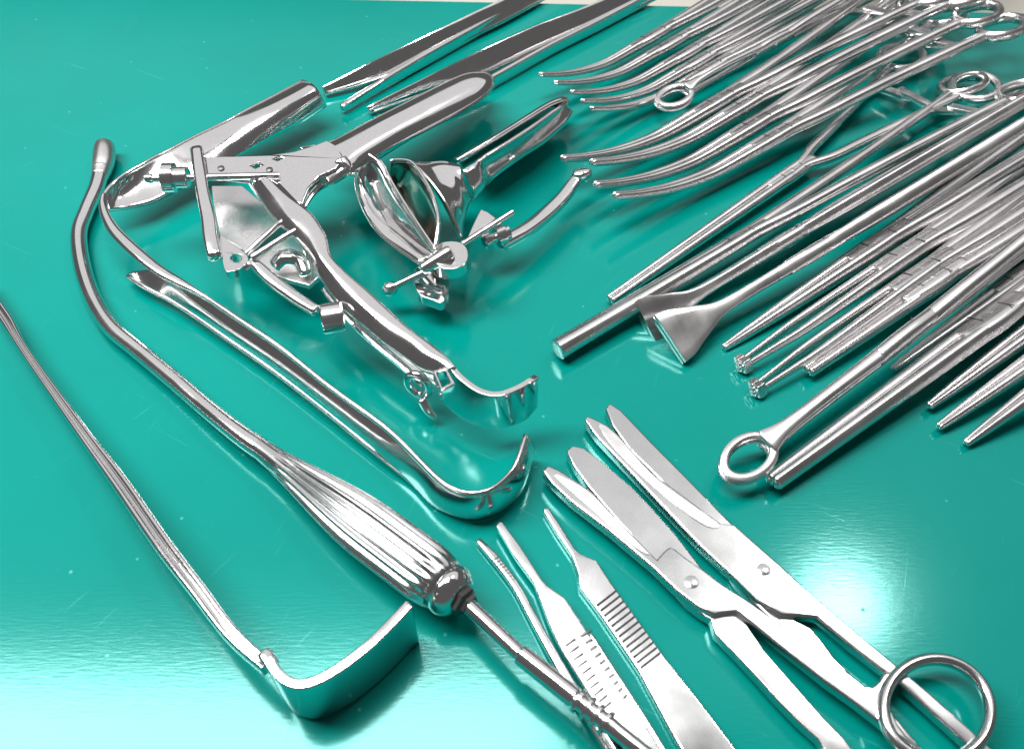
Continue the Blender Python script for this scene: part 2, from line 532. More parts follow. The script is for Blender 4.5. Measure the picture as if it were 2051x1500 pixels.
mkP = lambda: make_forceps('pointed', 'straight_forceps', '', 'forceps', 'straight pointed forceps of the right bundle', SATIN, L=270, xb=74, sep=11, ring=12, thick=6.0, boxw=8.8, shw=6.3)
place('P', mkP, 'straight pointed forceps between the flared clamps and the toothed forceps', (1454, 699), (1652, 562, 6), (1850, 430, 11), 20, 1.2)
GT = 'toothed grasping forceps'
mkT = lambda: make_forceps('toothed', 'toothed_forceps', '', 'forceps', GT, SATIN, L=270, xb=80, sep=11, ring=12, thick=5.8, boxw=8.8, shw=6.1)
place('T', mkT, 'toothed grasping forceps with the upper of the two square tips', (1484, 736), (1603, 652, 6), (1850, 487, 11), 24, 1.2)
place('T', mkT, 'toothed grasping forceps with the lower square tip, above the big loop', (1516, 790), (1640, 692, 6), (1880, 526, 11), 24, 1.2)
r = make_forceps('blunt', 'blunt_forceps', 'blunt tipped short forceps between the toothed forceps and big loop forceps', 'forceps', None, SATIN,
                 L=270, xb=60, sep=11, ring=12, thick=6.0, boxw=8.8, shw=6.3)
orient(r, (1614, 734), (1760, 645, 7), (2000, 478, 12), 22, 1.2)
r = make_forceps('sponge', 'ring_forceps', 'large ring forceps with one oval loop tip pointing at the scissors', 'forceps', None, SATIN,
                 L=285, xb=92, sep=16, ring=13, thick=6.4, boxw=12, shw=6)
orient(r, (1462, 962), (1640, 808, 12), (2000, 530, 18), 84, 1.06)
r = make_forceps('heavy', 'heavy_clamp', 'heavy clamp with long rounded jaw lying just under the large ring forceps', 'forceps', None, SATIN,
                 L=285, xb=104, sep=16, ring=13, thick=7.2, boxw=13, shw=6.2)
orient(r, (1550, 962), (1700, 853, 8), (1960, 662, 13), 32, 1.15)
place('P', mkP, 'small straight forceps tip peeking out between ring forceps and heavy clamp', (1790, 738), (1860, 688, 4), (2050, 552, 7), 20, 1.05)
for lab, tip, a, b in (
    ('upper of the three pointed forceps at the right edge', (1862, 812), (1930, 762, 6), (2051, 672, 10)),
    ('middle of the three pointed forceps at the right edge', (1880, 852), (1950, 806, 6), (2051, 735, 10)),
    ('lowest of the three pointed forceps at the right edge', (1936, 887), (1990, 846, 6), (2051, 800, 10))):
    place('P', mkP, lab, tip, a, b, 24, 1.15)

# ------------------------------------------------------------------ scissors
def shear(zlo, flip, label, top, under, ring_c, ring_a, ring_b, ring2_c, screw, web=None):
    r = thing('scissors', label, 'scissors', P(*screw))
    t = obj('blade_arm', plate(top, zlo + 2.4, zlo + 7.4, 0), BRIGHT, r, bevel=2.2)
    if ring_c:
        z = zlo + 7.9; c = P(*ring_c, z)
        A = P(*ring_a, z) - c; B = P(*ring_b, z) - c
        obj('finger_ring', MB().torus(c, A, B, ZU, 1.95, 2.3, 64, 14), BRIGHT, t)
    u_ = obj('blade_arm', plate(under, zlo + .1, zlo + 5.1, 0), BRIGHT, r, bevel=2.2)
    if ring2_c:
        z = zlo + 3; c = P(*ring2_c, z); d = (c - P(*screw, z)).normalized()
        obj('finger_ring', MB().torus(c, d * 15, d.cross(ZU) * 12.5, ZU, 1.55, 2.2, 64, 14), BRIGHT, u_)
    s_ = P(*screw, zlo + 7.4)
    obj('screw', MB().lathe(s_, s_ + ZU, [(-1, 2.4), (.06, 2.4), (.14, 2.2)], 28), BRIGHT, r)
    return r


# front pair: top arm = lower-left blade + ringed shank; under arm = upper-right blade + lower shank
A_top = [(1086, 942), (1092, 934), (1103, 932), (1120, 940), (1150, 959), (1186, 983), (1230, 1030), (1275, 1077), (1316, 1119), (1330, 1103), (1341, 1094), (1352, 1098), (1380, 1120), (1415, 1144),
         (1450, 1171), (1509, 1209), (1561, 1247), (1610, 1281), (1655, 1314), (1708, 1352), (1733, 1372), (1748, 1374), (1760, 1364), (1769, 1349), (1782, 1340), (1786, 1360), (1779, 1390),
         (1784, 1416), (1797, 1445), (1816, 1472), (1846, 1497), (1870, 1512), (1850, 1514), (1831, 1497), (1787, 1466), (1714, 1409), (1655, 1367), (1567, 1297), (1510, 1250), (1476, 1224), (1455, 1226), (1432, 1231),
         (1400, 1217), (1353, 1181), (1308, 1137), (1225, 1067), (1143, 1004), (1105, 968)]
A_und = [(1134, 902), (1141, 895), (1156, 893), (1171, 897), (1215, 931), (1267, 976), (1310, 1021), (1352, 1068), (1400, 1130), (1440, 1190), (1490, 1240), (1530, 1300), (1600, 1380), (1650, 1436), (1690, 1476), (1730, 1530), (1670, 1560), (1650, 1500),
         (1640, 1482), (1600, 1446), (1556, 1401), (1515, 1355), (1470, 1307), (1432, 1268), (1424, 1240), (1403, 1228), (1375, 1206), (1345, 1170), (1290, 1100), (1240, 1046), (1180, 976), (1150, 935)]
shear(1.7, 0, 'front pair of scissors with one large finger ring at the lower right corner', A_top, A_und, (1876, 1418), (1958, 1490), (1945, 1346), (1790, 1640), (1385, 1165))
B_top = [(1171, 842), (1172, 835), (1180, 832), (1200, 842), (1219, 852), (1246, 877), (1308, 946), (1391, 1008), (1444, 1047), (1473, 1050), (1513, 1086), (1556, 1124), (1610, 1174), (1680, 1235), (1740, 1285), (1785, 1322), (1860, 1384), (1950, 1464), (2010, 1520), (1985, 1540),
         (1935, 1488), (1860, 1420), (1800, 1366), (1766, 1341), (1702, 1291), (1637, 1236), (1600, 1232), (1566, 1231), (1515, 1200), (1473, 1158), (1457, 1144), (1403, 1094), (1349, 1037), (1267, 950), (1196, 876)]
B_und = [(1212, 818), (1217, 809), (1227, 808), (1245, 821), (1308, 887), (1370, 949), (1432, 1012), (1475, 1056), (1500, 1100), (1545, 1190), (1590, 1238), (1626, 1256), (1650, 1285), (1672, 1315), (1705, 1348), (1735, 1376), (1800, 1440), (1850, 1500), (1820, 1510), (1720, 1400), (1640, 1330), (1560, 1256), (1515, 1212), (1473, 1166), (1450, 1130), (1410, 1060), (1340, 980), (1260, 900), (1225, 850)]
shear(0, 0, 'rear pair of scissors lying behind the front pair, one shank passing under its ring', B_top, B_und, None, None, None, None, (1530, 1140))

for o_, zz_, pts_ in (('scissors', 9.45, [(1112, 951), (1150, 966), (1186, 990), (1230, 1036), (1275, 1083), (1300, 1110), (1268, 1092), (1200, 1030)]),
                 ('scissors.001', 7.75, [(1200, 850), (1219, 858), (1246, 883), (1308, 952), (1391, 1014), (1440, 1050), (1418, 1054), (1360, 1016), (1280, 945), (1225, 888)])):
    pr_ = next(c for c in bpy.data.objects[o_].children if c.name.startswith('blade_arm'))
    obj('hollow_face', plate(pts_, zz_ - 1, zz_, 3), SATIN, pr_)

# ------------------------------------------------------------------ scalpel handle
HX = [(1087, 1020), (1092, 1015), (1101, 1018), (1126, 1056), (1152, 1098), (1163, 1108), (1195, 1121), (1222, 1163), (1333, 1316), (1400, 1400), (1478, 1503), (1520, 1560), (1405, 1560), (1361, 1496), (1278, 1342), (1195, 1220), (1162, 1176), (1157, 1146), (1146, 1114), (1139, 1102), (1112, 1062)]
r = thing('scalpel_handle', 'flat scalpel handle with a single band of cross ridges near its neck', 'scalpel handle', P(1280, 1290))
obj('body', plate(HX, .3, 3.6), BRIGHT, r, bevel=.7)
for k in range(13):
    t = k / 12
    a = Vector((1195 + 88 * t, 1213 + 124 * t)); b = Vector((1234 + 88 * t, 1183 + 124 * t))
    obj('ridge', MB().sweep([P(*a, 3.7), P(*b, 3.7)], .6, 1.3, e=2.5, n=8, sub=1, cap=.5), BRIGHT, r)

# ------------------------------------------------------------------ dissecting forceps (thumb tweezers)
r = thing('dissecting_forceps', 'thumb dissecting forceps with two rows of grip notches, one arm sprung to the left', 'tweezers', P(1150, 1300))
TX = [(993, 1050), (996, 1044), (1006, 1043), (1040, 1089), (1086, 1160), (1096, 1171), (1132, 1196), (1174, 1260), (1260, 1396), (1330, 1501), (1370, 1560), (1290, 1565), (1247, 1496), (1202, 1424), (1125, 1300), (1100, 1247), (1077, 1186), (1070, 1167), (1034, 1118)]
t = obj('arm', plate(TX, 3.2, 6.4), BRIGHT, r, bevel=.8)
for col in (0, 1):
    for k in range(10):
        q = k / 9
        if col == 0: a, b = (1133 + 74 * q, 1292 + 128 * q), (1152 + 71 * q, 1280 + 126 * q)
        else: a, b = (1164 + 85 * q, 1273 + 124 * q), (1184 + 76 * q, 1262 + 124 * q)
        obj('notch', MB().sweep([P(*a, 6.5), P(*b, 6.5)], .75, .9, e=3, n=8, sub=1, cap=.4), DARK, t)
q, W, T = px([(1183, 1270, 6.4, 6, 1.0), (1230, 1345, 6.4, 9, 1.2), (1290, 1440, 6.4, 12, 1.4), (1345, 1530, 6.4, 12, 1.4)])
obj('spine', MB().sweep(q, W, T, e=2.5, n=10, sub=4), BRIGHT, t)
q, W, T = px([(959, 1084, 2, 13, 2.2), (985, 1112, 2.2, 17, 2.4), (1030, 1170, 2.5, 17, 2.6), (1066, 1235, 2.8, 18, 2.8), (1100, 1297, 3, 20, 3), (1150, 1385, 3, 24, 3), (1210, 1480, 2.8, 28, 3), (1260, 1560, 2.8, 28, 3)])
t = obj('arm', MB().sweep(q, W, T, e=3.2, n=14, sub=5), BRIGHT, r)
for k in range(8):
    u, v = 993 + 34 * k / 7, 1117 + 42 * k / 7
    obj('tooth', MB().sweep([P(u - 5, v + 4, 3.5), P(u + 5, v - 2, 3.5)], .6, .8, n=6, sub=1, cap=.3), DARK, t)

# ------------------------------------------------------------------ suction tube with ridged handle
r = thing('suction_tube', 'chrome suction tube with a bent tip and a swollen ridged handle', 'suction tube', P(640, 980))
q, W, T = px([(200, 352, 6, 32), (192, 380, 5.5, 31), (172, 425, 5, 30), (158, 470, 5, 32), (165, 535, 5, 34), (187, 600, 5, 35), (222, 655, 5.5, 36), (275, 700, 6, 36), (350, 762, 7, 37), (420, 822, 8, 38), (485, 873, 9, 42), (522, 898, 9.3, 45)])
obj('tube', MB().sweep(q, W, T, e=2, n=20, sub=7, cap=0), CHROME, r)
q, W, T = px([(209, 294, 6.5, 40), (209, 306, 6.5, 44), (207, 325, 6.3, 43), (203, 342, 6, 38), (200, 354, 6, 33)])
tp = obj('tip', MB().sweep(q, W, T, e=2, n=24, sub=5, cap=.35), SATIN, r)
a = P(203, 342, 6); b = P(207, 325, 6.3)
obj('collar', MB().lathe(a, b, [(-.4, 3.4), (0, 4.6), (1.0, 4.6), (1.4, 4.0)], 28), SATIN, tp)
h0, h1 = P(505, 885, 9.2), P(898, 1180, 14)
hl = (h1 - h0).length
k_ = mpp(P(720, 1040, 10))
prof = []
for i in range(30):
    t = i / 29
    rad = (3.9 + 6.5 * smooth(t * 1.5) if t < .8 else 10.4) * (1 if t < .88 else 1 - .22 * ((t - .88) / .12) ** 2)
    prof.append((hl * t, rad, smooth((t - .12) / .2) * (1 - smooth((t - .9) / .06))))
obj('handle', MB().lathe(h0, h1, prof, 224, 18, .13), BRIGHT, r, sharp=80)
ax = (h1 - h0).normalized()
e_ = obj('end_cap', MB().lathe(h1, h1 + ax, [(-1.4, 8.2), (-.6, 8.9), (.8, 9.0), (2.2, 8.7), (3.6, 8.0), (4.8, 6.9), (5.6, 5.6)], 40), CHROME, r)
obj('hex_nut', MB().lathe(h1 + ax * 5.2, h1 + ax * 6, [(0, 5.2), (2.2, 5.2), (2.6, 4.6), (3.2, 3.8), (4.4, 3.6)], 6), DARK, e_, sharp=20)
g0, g1, g2 = h1 + ax * 6, P(1042, 1310, 16), P(1150, 1396, 16)
obj('outlet_tube', MB().lathe(g0, g1, [(0, 2.7), ((g1 - g0).length, 2.5)], 28), CHROME, r)
d2 = (g2 - g1).normalized(); l2_ = (g2 - g1).length
obj('sleeve', MB().lathe(g1, g2, [(-.4, 2.7), (.3, 3.3), (l2_, 3.3), (l2_ + .6, 2.6)], 28), CHROME, r)
pr = [(0, 2.6)]
for k in range(4):
    x = 1 + k * 3.4; pr += [(x, 2.8), (x + .3, 4.0), (x + 1.4, 4.0), (x + 1.7, 2.8)]
pr += [(16, 2.6), (30, 2.6)]
obj('hose_connector', MB().lathe(g2, g2 + d2, [(p[0], p[1]) for p in pr], 28), CHROME, r)

# ------------------------------------------------------------------ right-angled retractor on the left
r = thing('right_angle_retractor', 'slim bar retractor bent at a right angle into a blade standing on edge', 'retractor', P(600, 1370))
q, W, T = px([(-40, 560, 8, 20, 4), (-8, 610, 8.5, 24, 4), (16, 645, 9, 24, 4), (42, 690, 10, 19, 4), (88, 758, 11.5, 20, 4), (182, 888, 14, 27, 4.4), (243, 970, 15.5, 34, 4.8), (327, 1091, 18, 36, 4.8), (397, 1182, 19.5, 35, 5.2), (466, 1272, 21, 33, 5.2), (537, 1330, 23, 30, 5.4)])
q[-1] = P(536, 1336, 22)
sec = [(-1, -.3), (-.8, -.5), (.8, -.5), (1, -.3), (1, .2), (.92, .4), (.72, .5), (.52, .52), (.34, .47), (.18, .34), (.06, .29), (-.06, .29), (-.18, .34), (-.34, .47), (-.52, .52), (-.72, .5), (-.92, .4), (-1, .2)]
hd = obj('handle', MB().profile(q, W, T, sec), CHROME, r, sharp=50)
obj('joint', MB().sweep([P(530, 1308, 25.2), P(545, 1332, 25.4)], 4.6, 3.4, e=3, n=14, sub=4), CHROME, hd)
zt = 27
tops = [(534, 1312), (549, 1338), (568, 1358), (592, 1368), (618, 1366), (650, 1353), (690, 1328), (735, 1293), (775, 1255), (803, 1226), (820, 1208)]
st = [(P(u, v, zt)) for u, v in tops]
rows = cat([tuple(p) for p in st], 4); rows = [Vector(p) for p in rows]
nr = len(rows)
stations = []
for i, p in enumerate(rows):
    f = smooth(i / (nr * .22)); low = 14 + (1.0 - 14) * f
    stations.append([Vector((p.x, p.y, zt + (low - zt) * k / 6)) for k in range(7)])
obj('blade', MB().loft(stations), CHROME, r, solid=3.4, bevel=.8)

# ------------------------------------------------------------------ large hooked retractor
r = thing('hooked_retractor', 'large polished retractor with a curved blade and long handle ending in a hook', 'retractor', P(600, 760))
BL = [((607, 163, 20), (652, 214, 13)), ((555, 191, 20), (602, 246, 13)), ((503, 218, 20), (545, 276, 13)), ((451, 246, 19), (486, 308, 12)), ((400, 271, 19), (425, 342, 12)), ((347, 298, 19), (364, 376, 11)), ((300, 322, 19), (310, 404, 11)), ((255, 347, 20), (264, 416, 12)), ((224, 371, 20), (234, 420, 14)), ((208, 391, 20), (216, 422, 16))]
rows = cat([(*P(*a), *P(*b)) for a, b in BL], 5)
stations = []
for i, q in enumerate(rows):
    a, b = Vector(q[:3]), Vector(q[3:]); t = i / (len(rows) - 1)
    nrm = Vector((.28, -.5, .8)).normalized()
    bul = 7.5 * (1 - smooth(t * 1.7)) - 2.5 * smooth((t - .5) * 2.5) * (1 - smooth((t - .85) * 6))
    stations.append([a.lerp(b, k / 12) + nrm * bul * math.sin(math.pi * k / 12) for k in range(13)])
bd = obj('blade', MB().loft(stations), CHROME, r, solid=1.6, soff=0)
obj('rim', MB().sweep([Vector(q[:3]) for q in rows[::5]], 2.0, 2.0, n=10, sub=5), CHROME, bd)
HD = [((258, 546, 8), (258, 556, 5)), ((290, 541, 11), (284, 572, 5)), ((326, 540, 14), (314, 588, 5)), ((356, 558, 15), (345, 604, 5)), ((405, 588, 15), (395, 636, 5)), ((470, 631, 15), (460, 681, 5)), ((560, 692, 15), (548, 742, 5)), ((662, 773, 15), (648, 818, 5)), ((774, 855, 15), (762, 912, 4)), ((835, 914, 16), (822, 962, 2)), ((882, 960, 17), (867, 1008, 1.5)), ((921, 982, 18), (916, 1032, 1.5)), ((961, 985, 18), (961, 1037, 1.5)), ((998, 970, 18), (1005, 1020, 1.5)), ((1032, 932, 18), (1046, 976, 2)), ((1054, 871, 18), (1064, 912, 3))]
rows = cat([(*P(*a), *P(*b)) for a, b in HD], 5)
stations = []
for i, q in enumerate(rows):
    a, b = Vector(q[:3]), Vector(q[3:]); t = i / (len(rows) - 1)
    d = rows[min(i + 1, len(rows) - 1)]; d0 = rows[max(i - 1, 0)]
    tg = (Vector(d[:3]) - Vector(d0[:3])).normalized(); nrm = tg.cross((b - a).normalized()).normalized()
    stations.append([a.lerp(b, k / 8) + nrm * (-1.3 * smooth((t - .15) * 5)) * math.sin(math.pi * k / 8) for k in range(9)])
hd = obj('handle', MB().loft(stations), CHROME, r, solid=2.0, soff=0)
lo = [Vector(q[3:]) for q in rows[:51:5]]
obj('lower_rim', MB().sweep([p + Vector((0, 0, .8)) for p in lo], [2.4] + [3.2] * 8 + [2.6, 2.0], [2.2] + [2.6] * 8 + [2.4, 2.0], n=14, sub=5), CHROME, hd)
UR = [((208, 391, 20), 10), ((205, 408, 20), 15), ((213, 436, 19.5), 20), ((232, 466, 19), 24), ((275, 507, 18), 26), ((318, 541, 17), 24), ((360, 566, 16), 20)] + [((a[0] - 1, a[1] + 3, a[2]), 12) for a, b in HD[4:]]
q, W, T = px([(*a, w_, 3.0) for a, w_ in UR])
obj('upper_rim', MB().sweep(q, W, T, n=14, sub=5), CHROME, hd)

# ------------------------------------------------------------------ two long dressing forceps at the top
GL = 'long dressing forceps at the top edge'
for lab, arms in (
    ('long dressing forceps with bright open tips beside the retractor blade', (
        [((648, 174, 6), (652, 184, 1)), ((740, 130, 11), (746, 143, 1)), ((850, 78, 13), (862, 98, 1)), ((950, 30, 13), (962, 60, 1)), ((1016, -2, 13), (1022, 22, 1)), ((1140, -70, 13), (1150, -50, 1))],
        [((684, 210, 6), (690, 220, 2)), ((760, 162, 7), (766, 170, 1.5)), ((850, 108, 8), (858, 126, 1)), ((950, 52, 8), (960, 66, 1)), ((1030, 6, 8), (1042, 24, 1)), ((1150, -64, 8), (1160, -46, 1))])),
    ('long dressing forceps passing behind the large speculum blade', (
        [((738, 214, 5), (742, 221, 1)), ((850, 160, 9), (855, 172, 1)), ((960, 108, 13), (966, 126, 1)), ((1080, 54, 14), (1090, 80, 1)), ((1180, 16, 14), (1190, 42, 1)), ((1330, -52, 14), (1340, -30, 1))],
        [((800, 245, 5), (806, 254, 1)), ((890, 200, 7), (896, 210, 1)), ((985, 152, 8), (990, 165, 1)), ((1100, 88, 8), (1108, 102, 1)), ((1200, 38, 8), (1210, 54, 1)), ((1340, -36, 8), (1350, -20, 1))]))):
    r = thing('dressing_forceps', lab, 'tweezers', P(*arms[0][2][0]), GL)
    for k_, a_ in enumerate(arms):
        rows = cat([(*P(*a), *P(b[0], b[1], b[2])) for a, b in a_], 6)
        pts = [Vector((q[0], q[1], 0)) + ZU * ((q[2] + q[5]) / 2) for q in rows]; hh = [q[2] - q[5] for q in rows]
        obj('arm', MB().sweep([pts[i] for i in range(0, len(pts), 3)], [3.0 + .4 * i / len(hh) for i in range(0, len(hh), 3)], [hh[i] for i in range(0, len(hh), 3)], e=5, n=16, sub=3, cap=.4, up=Vector((-.25, .5, .83)) if k_ == 0 else ZU), CHROME, r)

# ------------------------------------------------------------------ large speculum
r = thing('large_speculum', 'large two bladed speculum with screw frame and long hooked handle', 'speculum', P(560, 450))


def blade(axis, half, zc, crown, n=12):
    """curved trough blade: axis = [(u, v, z)], half widths mm, crown mm"""
    rows = cat([(*P(*a), h, c) for a, h, c in zip(axis, half, crown)], 6); st = []
    for i, q in enumerate(rows):
        p = Vector(q[:3]); d = Vector(rows[min(i + 1, len(rows) - 1)][:3]) - Vector(rows[max(i - 1, 0)][:3])
        sd = d.normalized().cross(ZU).normalized()
        st.append([p + sd * q[3] * math.sin(t) + ZU * q[4] * (math.cos(t) - 1) for t in (-1.45 + 2.9 * k / n for k in range(n + 1))])
    return MB().loft(st)


obj('upper_blade', blade([(628, 322, 38), (652, 308, 39), (690, 287, 39), (760, 248, 38), (830, 212, 37), (900, 176, 36), (945, 154, 35), (964, 146, 33), (972, 143, 30)], [14.5, 13, 11.4, 10.8, 10.8, 10.8, 9.8, 7.2, 3], 0, [3, 5, 8, 8, 8, 8, 7, 5, 2]), CHROME, r, solid=1.5, soff=-1)
obj('lower_blade', blade([(690, 345, 16), (760, 300, 15), (830, 258, 14), (900, 216, 13), (950, 188, 12), (970, 172, 11)], [9, 8.8, 9, 9.2, 8, 3.5], 0, [-6, -7, -7, -7, -6, -3]), CHROME, r, solid=1.5)
yk = [(407, 313), (470, 312), (540, 310), (590, 303), (625, 292), (655, 280), (676, 292), (690, 318), (672, 338), (640, 352), (616, 376), (604, 408), (575, 400), (530, 372), (500, 360), (455, 354), (410, 352)]
yo_ = obj('yoke', plate(yk, 36, 39, 0, [[(503, 331), (512, 336), (526, 330), (518, 325)], [(548, 318), (556, 321), (566, 316), (558, 313)]]), CHROME, r, bevel=.8)
for u, v in ((443, 338), (540, 341)):
    p = P(u, v, 39); obj('rivet', MB().lathe(p, p + ZU, [(-.5, 1.4), (.5, 1.4), (.9, .8)], 16), DARK, yo_)
obj('mouth_lip', MB().sweep([P(*a) for a in ((682, 320, 39), (690, 338, 36), (668, 352, 33), (638, 366, 32), (618, 388, 32), (602, 416, 33))], [6, 7, 8, 7, 5.5, 4.5], [3, 5, 6, 6, 5, 4], n=16, sub=5), CHROME, r)
q, W, T = px([(394, 300, 42, 25, 4), (400, 345, 42, 26, 4), (407, 390, 41, 26, 4), (418, 440, 39, 30, 5), (423, 480, 37, 31, 6), (431, 514, 35, 30, 6)])
obj('side_bar', MB().sweep(q, W, T, e=3.2, n=16, sub=5), CHROME, r)
ep = [(438, 470), (460, 484), (488, 505), (497, 520), (484, 536), (462, 544), (450, 540), (444, 505)]
obj('hinge_plate', plate(ep, 31, 35, 3, [[(473 + 12 * math.cos(t), 517 + 9 * math.sin(t)) for t in (k * math.pi / 8 for k in range(16))]]), CHROME, r, bevel=.6)
a, b = P(290, 358, 40), P(560, 352, 40)
L_ = (b - a).length
pr = [(0, 1.2), (.4, 1.7)]
obj('screw', MB().lathe(a, b, [(0, 1.3), (.6, 2.0), (3, 2.0), (3.4, 1.5), (L_, 1.5)], 16), CHROME, r)
c = P(352, 356, 40); ax = (b - a).normalized()
n_ = obj('thumb_nut', MB().lathe(c - ax * 5.5, c + ax, [(0, 5.2), (.6, 6.2), (5, 6.2), (5.2, 4.4), (10.5, 4.4), (11, 3.8)], 32, 8, .1), CHROME, r)
obj('cross_rod', MB().sweep([P(494, 508, 33), P(530, 474, 35), P(566, 442, 36)], 2.4, 2.4, n=12, sub=3), CHROME, r)
obj('cross_rod', MB().sweep([P(505, 516, 33), P(548, 488, 34), P(594, 460, 36)], 2.6, 2.6, n=12, sub=3), CHROME, r)
fl = [(424, 372), (486, 372), (530, 410), (562, 446), (530, 474), (494, 506), (462, 486), (440, 472), (430, 420)]
obj('frame_plate', plate(fl, 22, 24, 0), SATIN, r, bevel=.5)
# S-shaped handle ribbon: right edge / left edge pixels
RB = [((560, 372, 38), (500, 366, 36)), ((599, 412, 38), (518, 392, 36)), ((628, 438, 37), (554, 440, 35)), ((650, 475, 36), (594, 476, 34)), ((660, 515, 35), (622, 520, 32)), ((690, 548, 34), (650, 566, 30)), ((737, 588, 33), (690, 614, 29)), ((811, 656, 32), (760, 676, 28)), ((860, 692, 31), (810, 712, 27)), ((890, 716, 31), (848, 742, 26)), ((910, 738, 31), (878, 776, 22))]
rows = cat([(*P(*a), *P(*b)) for a, b in RB], 5); stations = []
for q in rows:
    a, b = Vector(q[:3]), Vector(q[3:])
    stations.append([a.lerp(b, k / 8) + ZU * 2.2 * math.sin(math.pi * k / 8) for k in range(9)])
hd = obj('handle', MB().loft(stations), CHROME, r, solid=2.4, soff=0, bevel=.5)
for e2 in (0, 3):
    obj('edge_bead', MB().sweep([Vector(q[e2:e2 + 3]) for q in rows[::5]], 1.7, 2.2, n=10, sub=4), CHROME, hd)
HK = [((902, 728, 31), (880, 790, 14)), ((923, 754, 31), (916, 826, 12)), ((961, 781, 31), (953, 846, 12)), ((998, 788, 31), (998, 854, 12)), ((1035, 776, 31), (1045, 840, 12)), ((1060, 762, 31), (1062, 824, 13)), ((1075, 752, 30), (1072, 812, 14))]
rows = cat([(*P(*a), *P(*b)) for a, b in HK], 5)
obj('hook', MB().loft([[Vector(q[:3]).lerp(Vector(q[3:]), k / 6) for k in range(7)] for q in rows]), CHROME, r, solid=2.4, soff=0, bevel=.6)
q, W, T = px([(652, 580, 18, 22, 3), (712, 640, 17, 34, 3), (770, 690, 16, 38, 3), (820, 732, 15, 36, 3), (850, 766, 15, 26, 3)])
obj('lower_handle', MB().sweep(q, W, T, e=3.2, n=14, sub=5), CHROME, r)
bk = [(866, 742), (893, 734), (912, 768), (884, 784)]
obj('buckle', plate(bk, 28, 33.5, 0, [[(875, 747), (891, 742), (902, 766), (886, 774)]]), CHROME, r, bevel=.5)
c = P(838, 770, 16)
lk = obj('link', MB().torus(c, Vector((4.2, -1.5, 0)), Vector((0, 0, 6.0)), Vector((.35, 1, 0)), 1.7, 1.6, 36, 12), CHROME, r)
obj('tail', MB().sweep([P(846, 800, 11), P(858, 822, 7), P(872, 836, 4)], [4, 3.6, 2.4], [3, 3, 2], e=2.6, n=12, sub=4), CHROME, lk)
obj('rear_frame', plate([(506, 518), (548, 490), (596, 458), (628, 500), (648, 545), (620, 572), (575, 560), (535, 545)], 17, 19.5, 0), SATIN, r, bevel=.6)
q, W, T = px([(505, 524, 30, 22, 4), (545, 562, 28, 28, 4.5), (590, 596, 26, 26, 4.5), (632, 622, 25, 24, 4)])
obj('thumb_lever', MB().sweep(q, W, T, e=2.8, n=14, sub=5), CHROME, r)
q, W, T = px([(552, 532, 24, 30, 5), (572, 516, 26, 34, 6), (600, 522, 25, 32, 5), (612, 548, 23, 24, 4)])
obj('bracket', MB().sweep(q, W, T, e=2.5, n=14, sub=5), CHROME, r)
a, b = P(645, 640, 27), P(686, 634, 27)
L_ = (b - a).length
pv = obj('pivot_barrel', MB().lathe(a, b, [(0, 3.0), (0, 5.6), (.5, 6.0), (L_, 6.0), (L_ + .5, 5.4)], 32, cap0=False), CHROME, r)
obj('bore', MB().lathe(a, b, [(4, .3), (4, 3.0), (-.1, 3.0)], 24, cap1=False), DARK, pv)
obj('pivot_pin', MB().lathe(a + (b - a).normalized() * .5, b, [(-1, .9), (-.6, 1.5), (4, 1.5)], 16), CHROME, pv)

# ------------------------------------------------------------------ small speculum
r = thing('small_speculum', 'small closed speculum lying on its side with open funnel mouth and thumb screw', 'speculum', P(880, 470))


def ribbon(rows, sub=5, n=8, bul=0.0, bz=0.0):
    q = cat([(*P(*a), *P(*b)) for a, b in rows], sub); st = []
    for i, x in enumerate(q):
        a, b = Vector(x[:3]), Vector(x[3:])
        tg = (Vector(q[min(i + 1, len(q) - 1)][:3]) - Vector(q[max(i - 1, 0)][:3])).normalized()
        nm = tg.cross((b - a).normalized()).normalized()
        if nm.z < 0: nm = -nm
        st.append([a.lerp(b, k / n) + nm * bul * math.sin(math.pi * k / n) + ZU * bz * math.sin(math.pi * k / n) for k in range(n + 1)])
    return MB().loft(st)


obj('upper_blade', ribbon([((912, 322, 30), (922, 340, 8)), ((965, 291, 30), (972, 310, 7)), ((1018, 259, 30), (1024, 280, 6)), ((1060, 232, 30), (1068, 254, 7)), ((1098, 209, 29), (1104, 230, 8)), ((1124, 199, 28), (1128, 216, 10)), ((1137, 198, 26), (1139, 208, 14))], bul=-1), CHROME, r, solid=2.2)
obj('lower_blade', ribbon([((926, 342, 29), (942, 405, 14)), ((972, 314, 30), (988, 358, 14)), ((1024, 283, 30), (1042, 318, 14)), ((1064, 257, 30), (1082, 292, 14)), ((1100, 231, 29), (1114, 266, 14)), ((1125, 215, 28), (1134, 246, 15)), ((1138, 207, 26), (1146, 224, 17))], bul=4.5), CHROME, r, solid=1.8)
obj('funnel', ribbon([((924, 334, 30), (944, 398, 17)), ((890, 326, 31), (934, 418, 18)), ((855, 328, 32), (927, 446, 18)), ((822, 326, 34), (922, 476, 20)), ((800, 324, 36), (905, 500, 22))][:4], bul=4.5), CHROME, r, solid=1.6)
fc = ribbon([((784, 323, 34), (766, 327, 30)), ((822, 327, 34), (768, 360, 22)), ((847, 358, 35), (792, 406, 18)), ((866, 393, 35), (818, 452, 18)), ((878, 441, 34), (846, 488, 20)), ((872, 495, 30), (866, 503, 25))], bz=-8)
obj('mouth_flange', fc, SHADE_STEEL, r, solid=1.5)
lf = ribbon([((736, 312, 34), (732, 316, 32)), ((764, 328, 35), (712, 352, 26)), ((786, 370, 34), (722, 400, 23)), ((813, 414, 33), (755, 453, 22)), ((841, 457, 32), (801, 492, 22)), ((872, 502, 30), (850, 526, 25))], bz=-6)
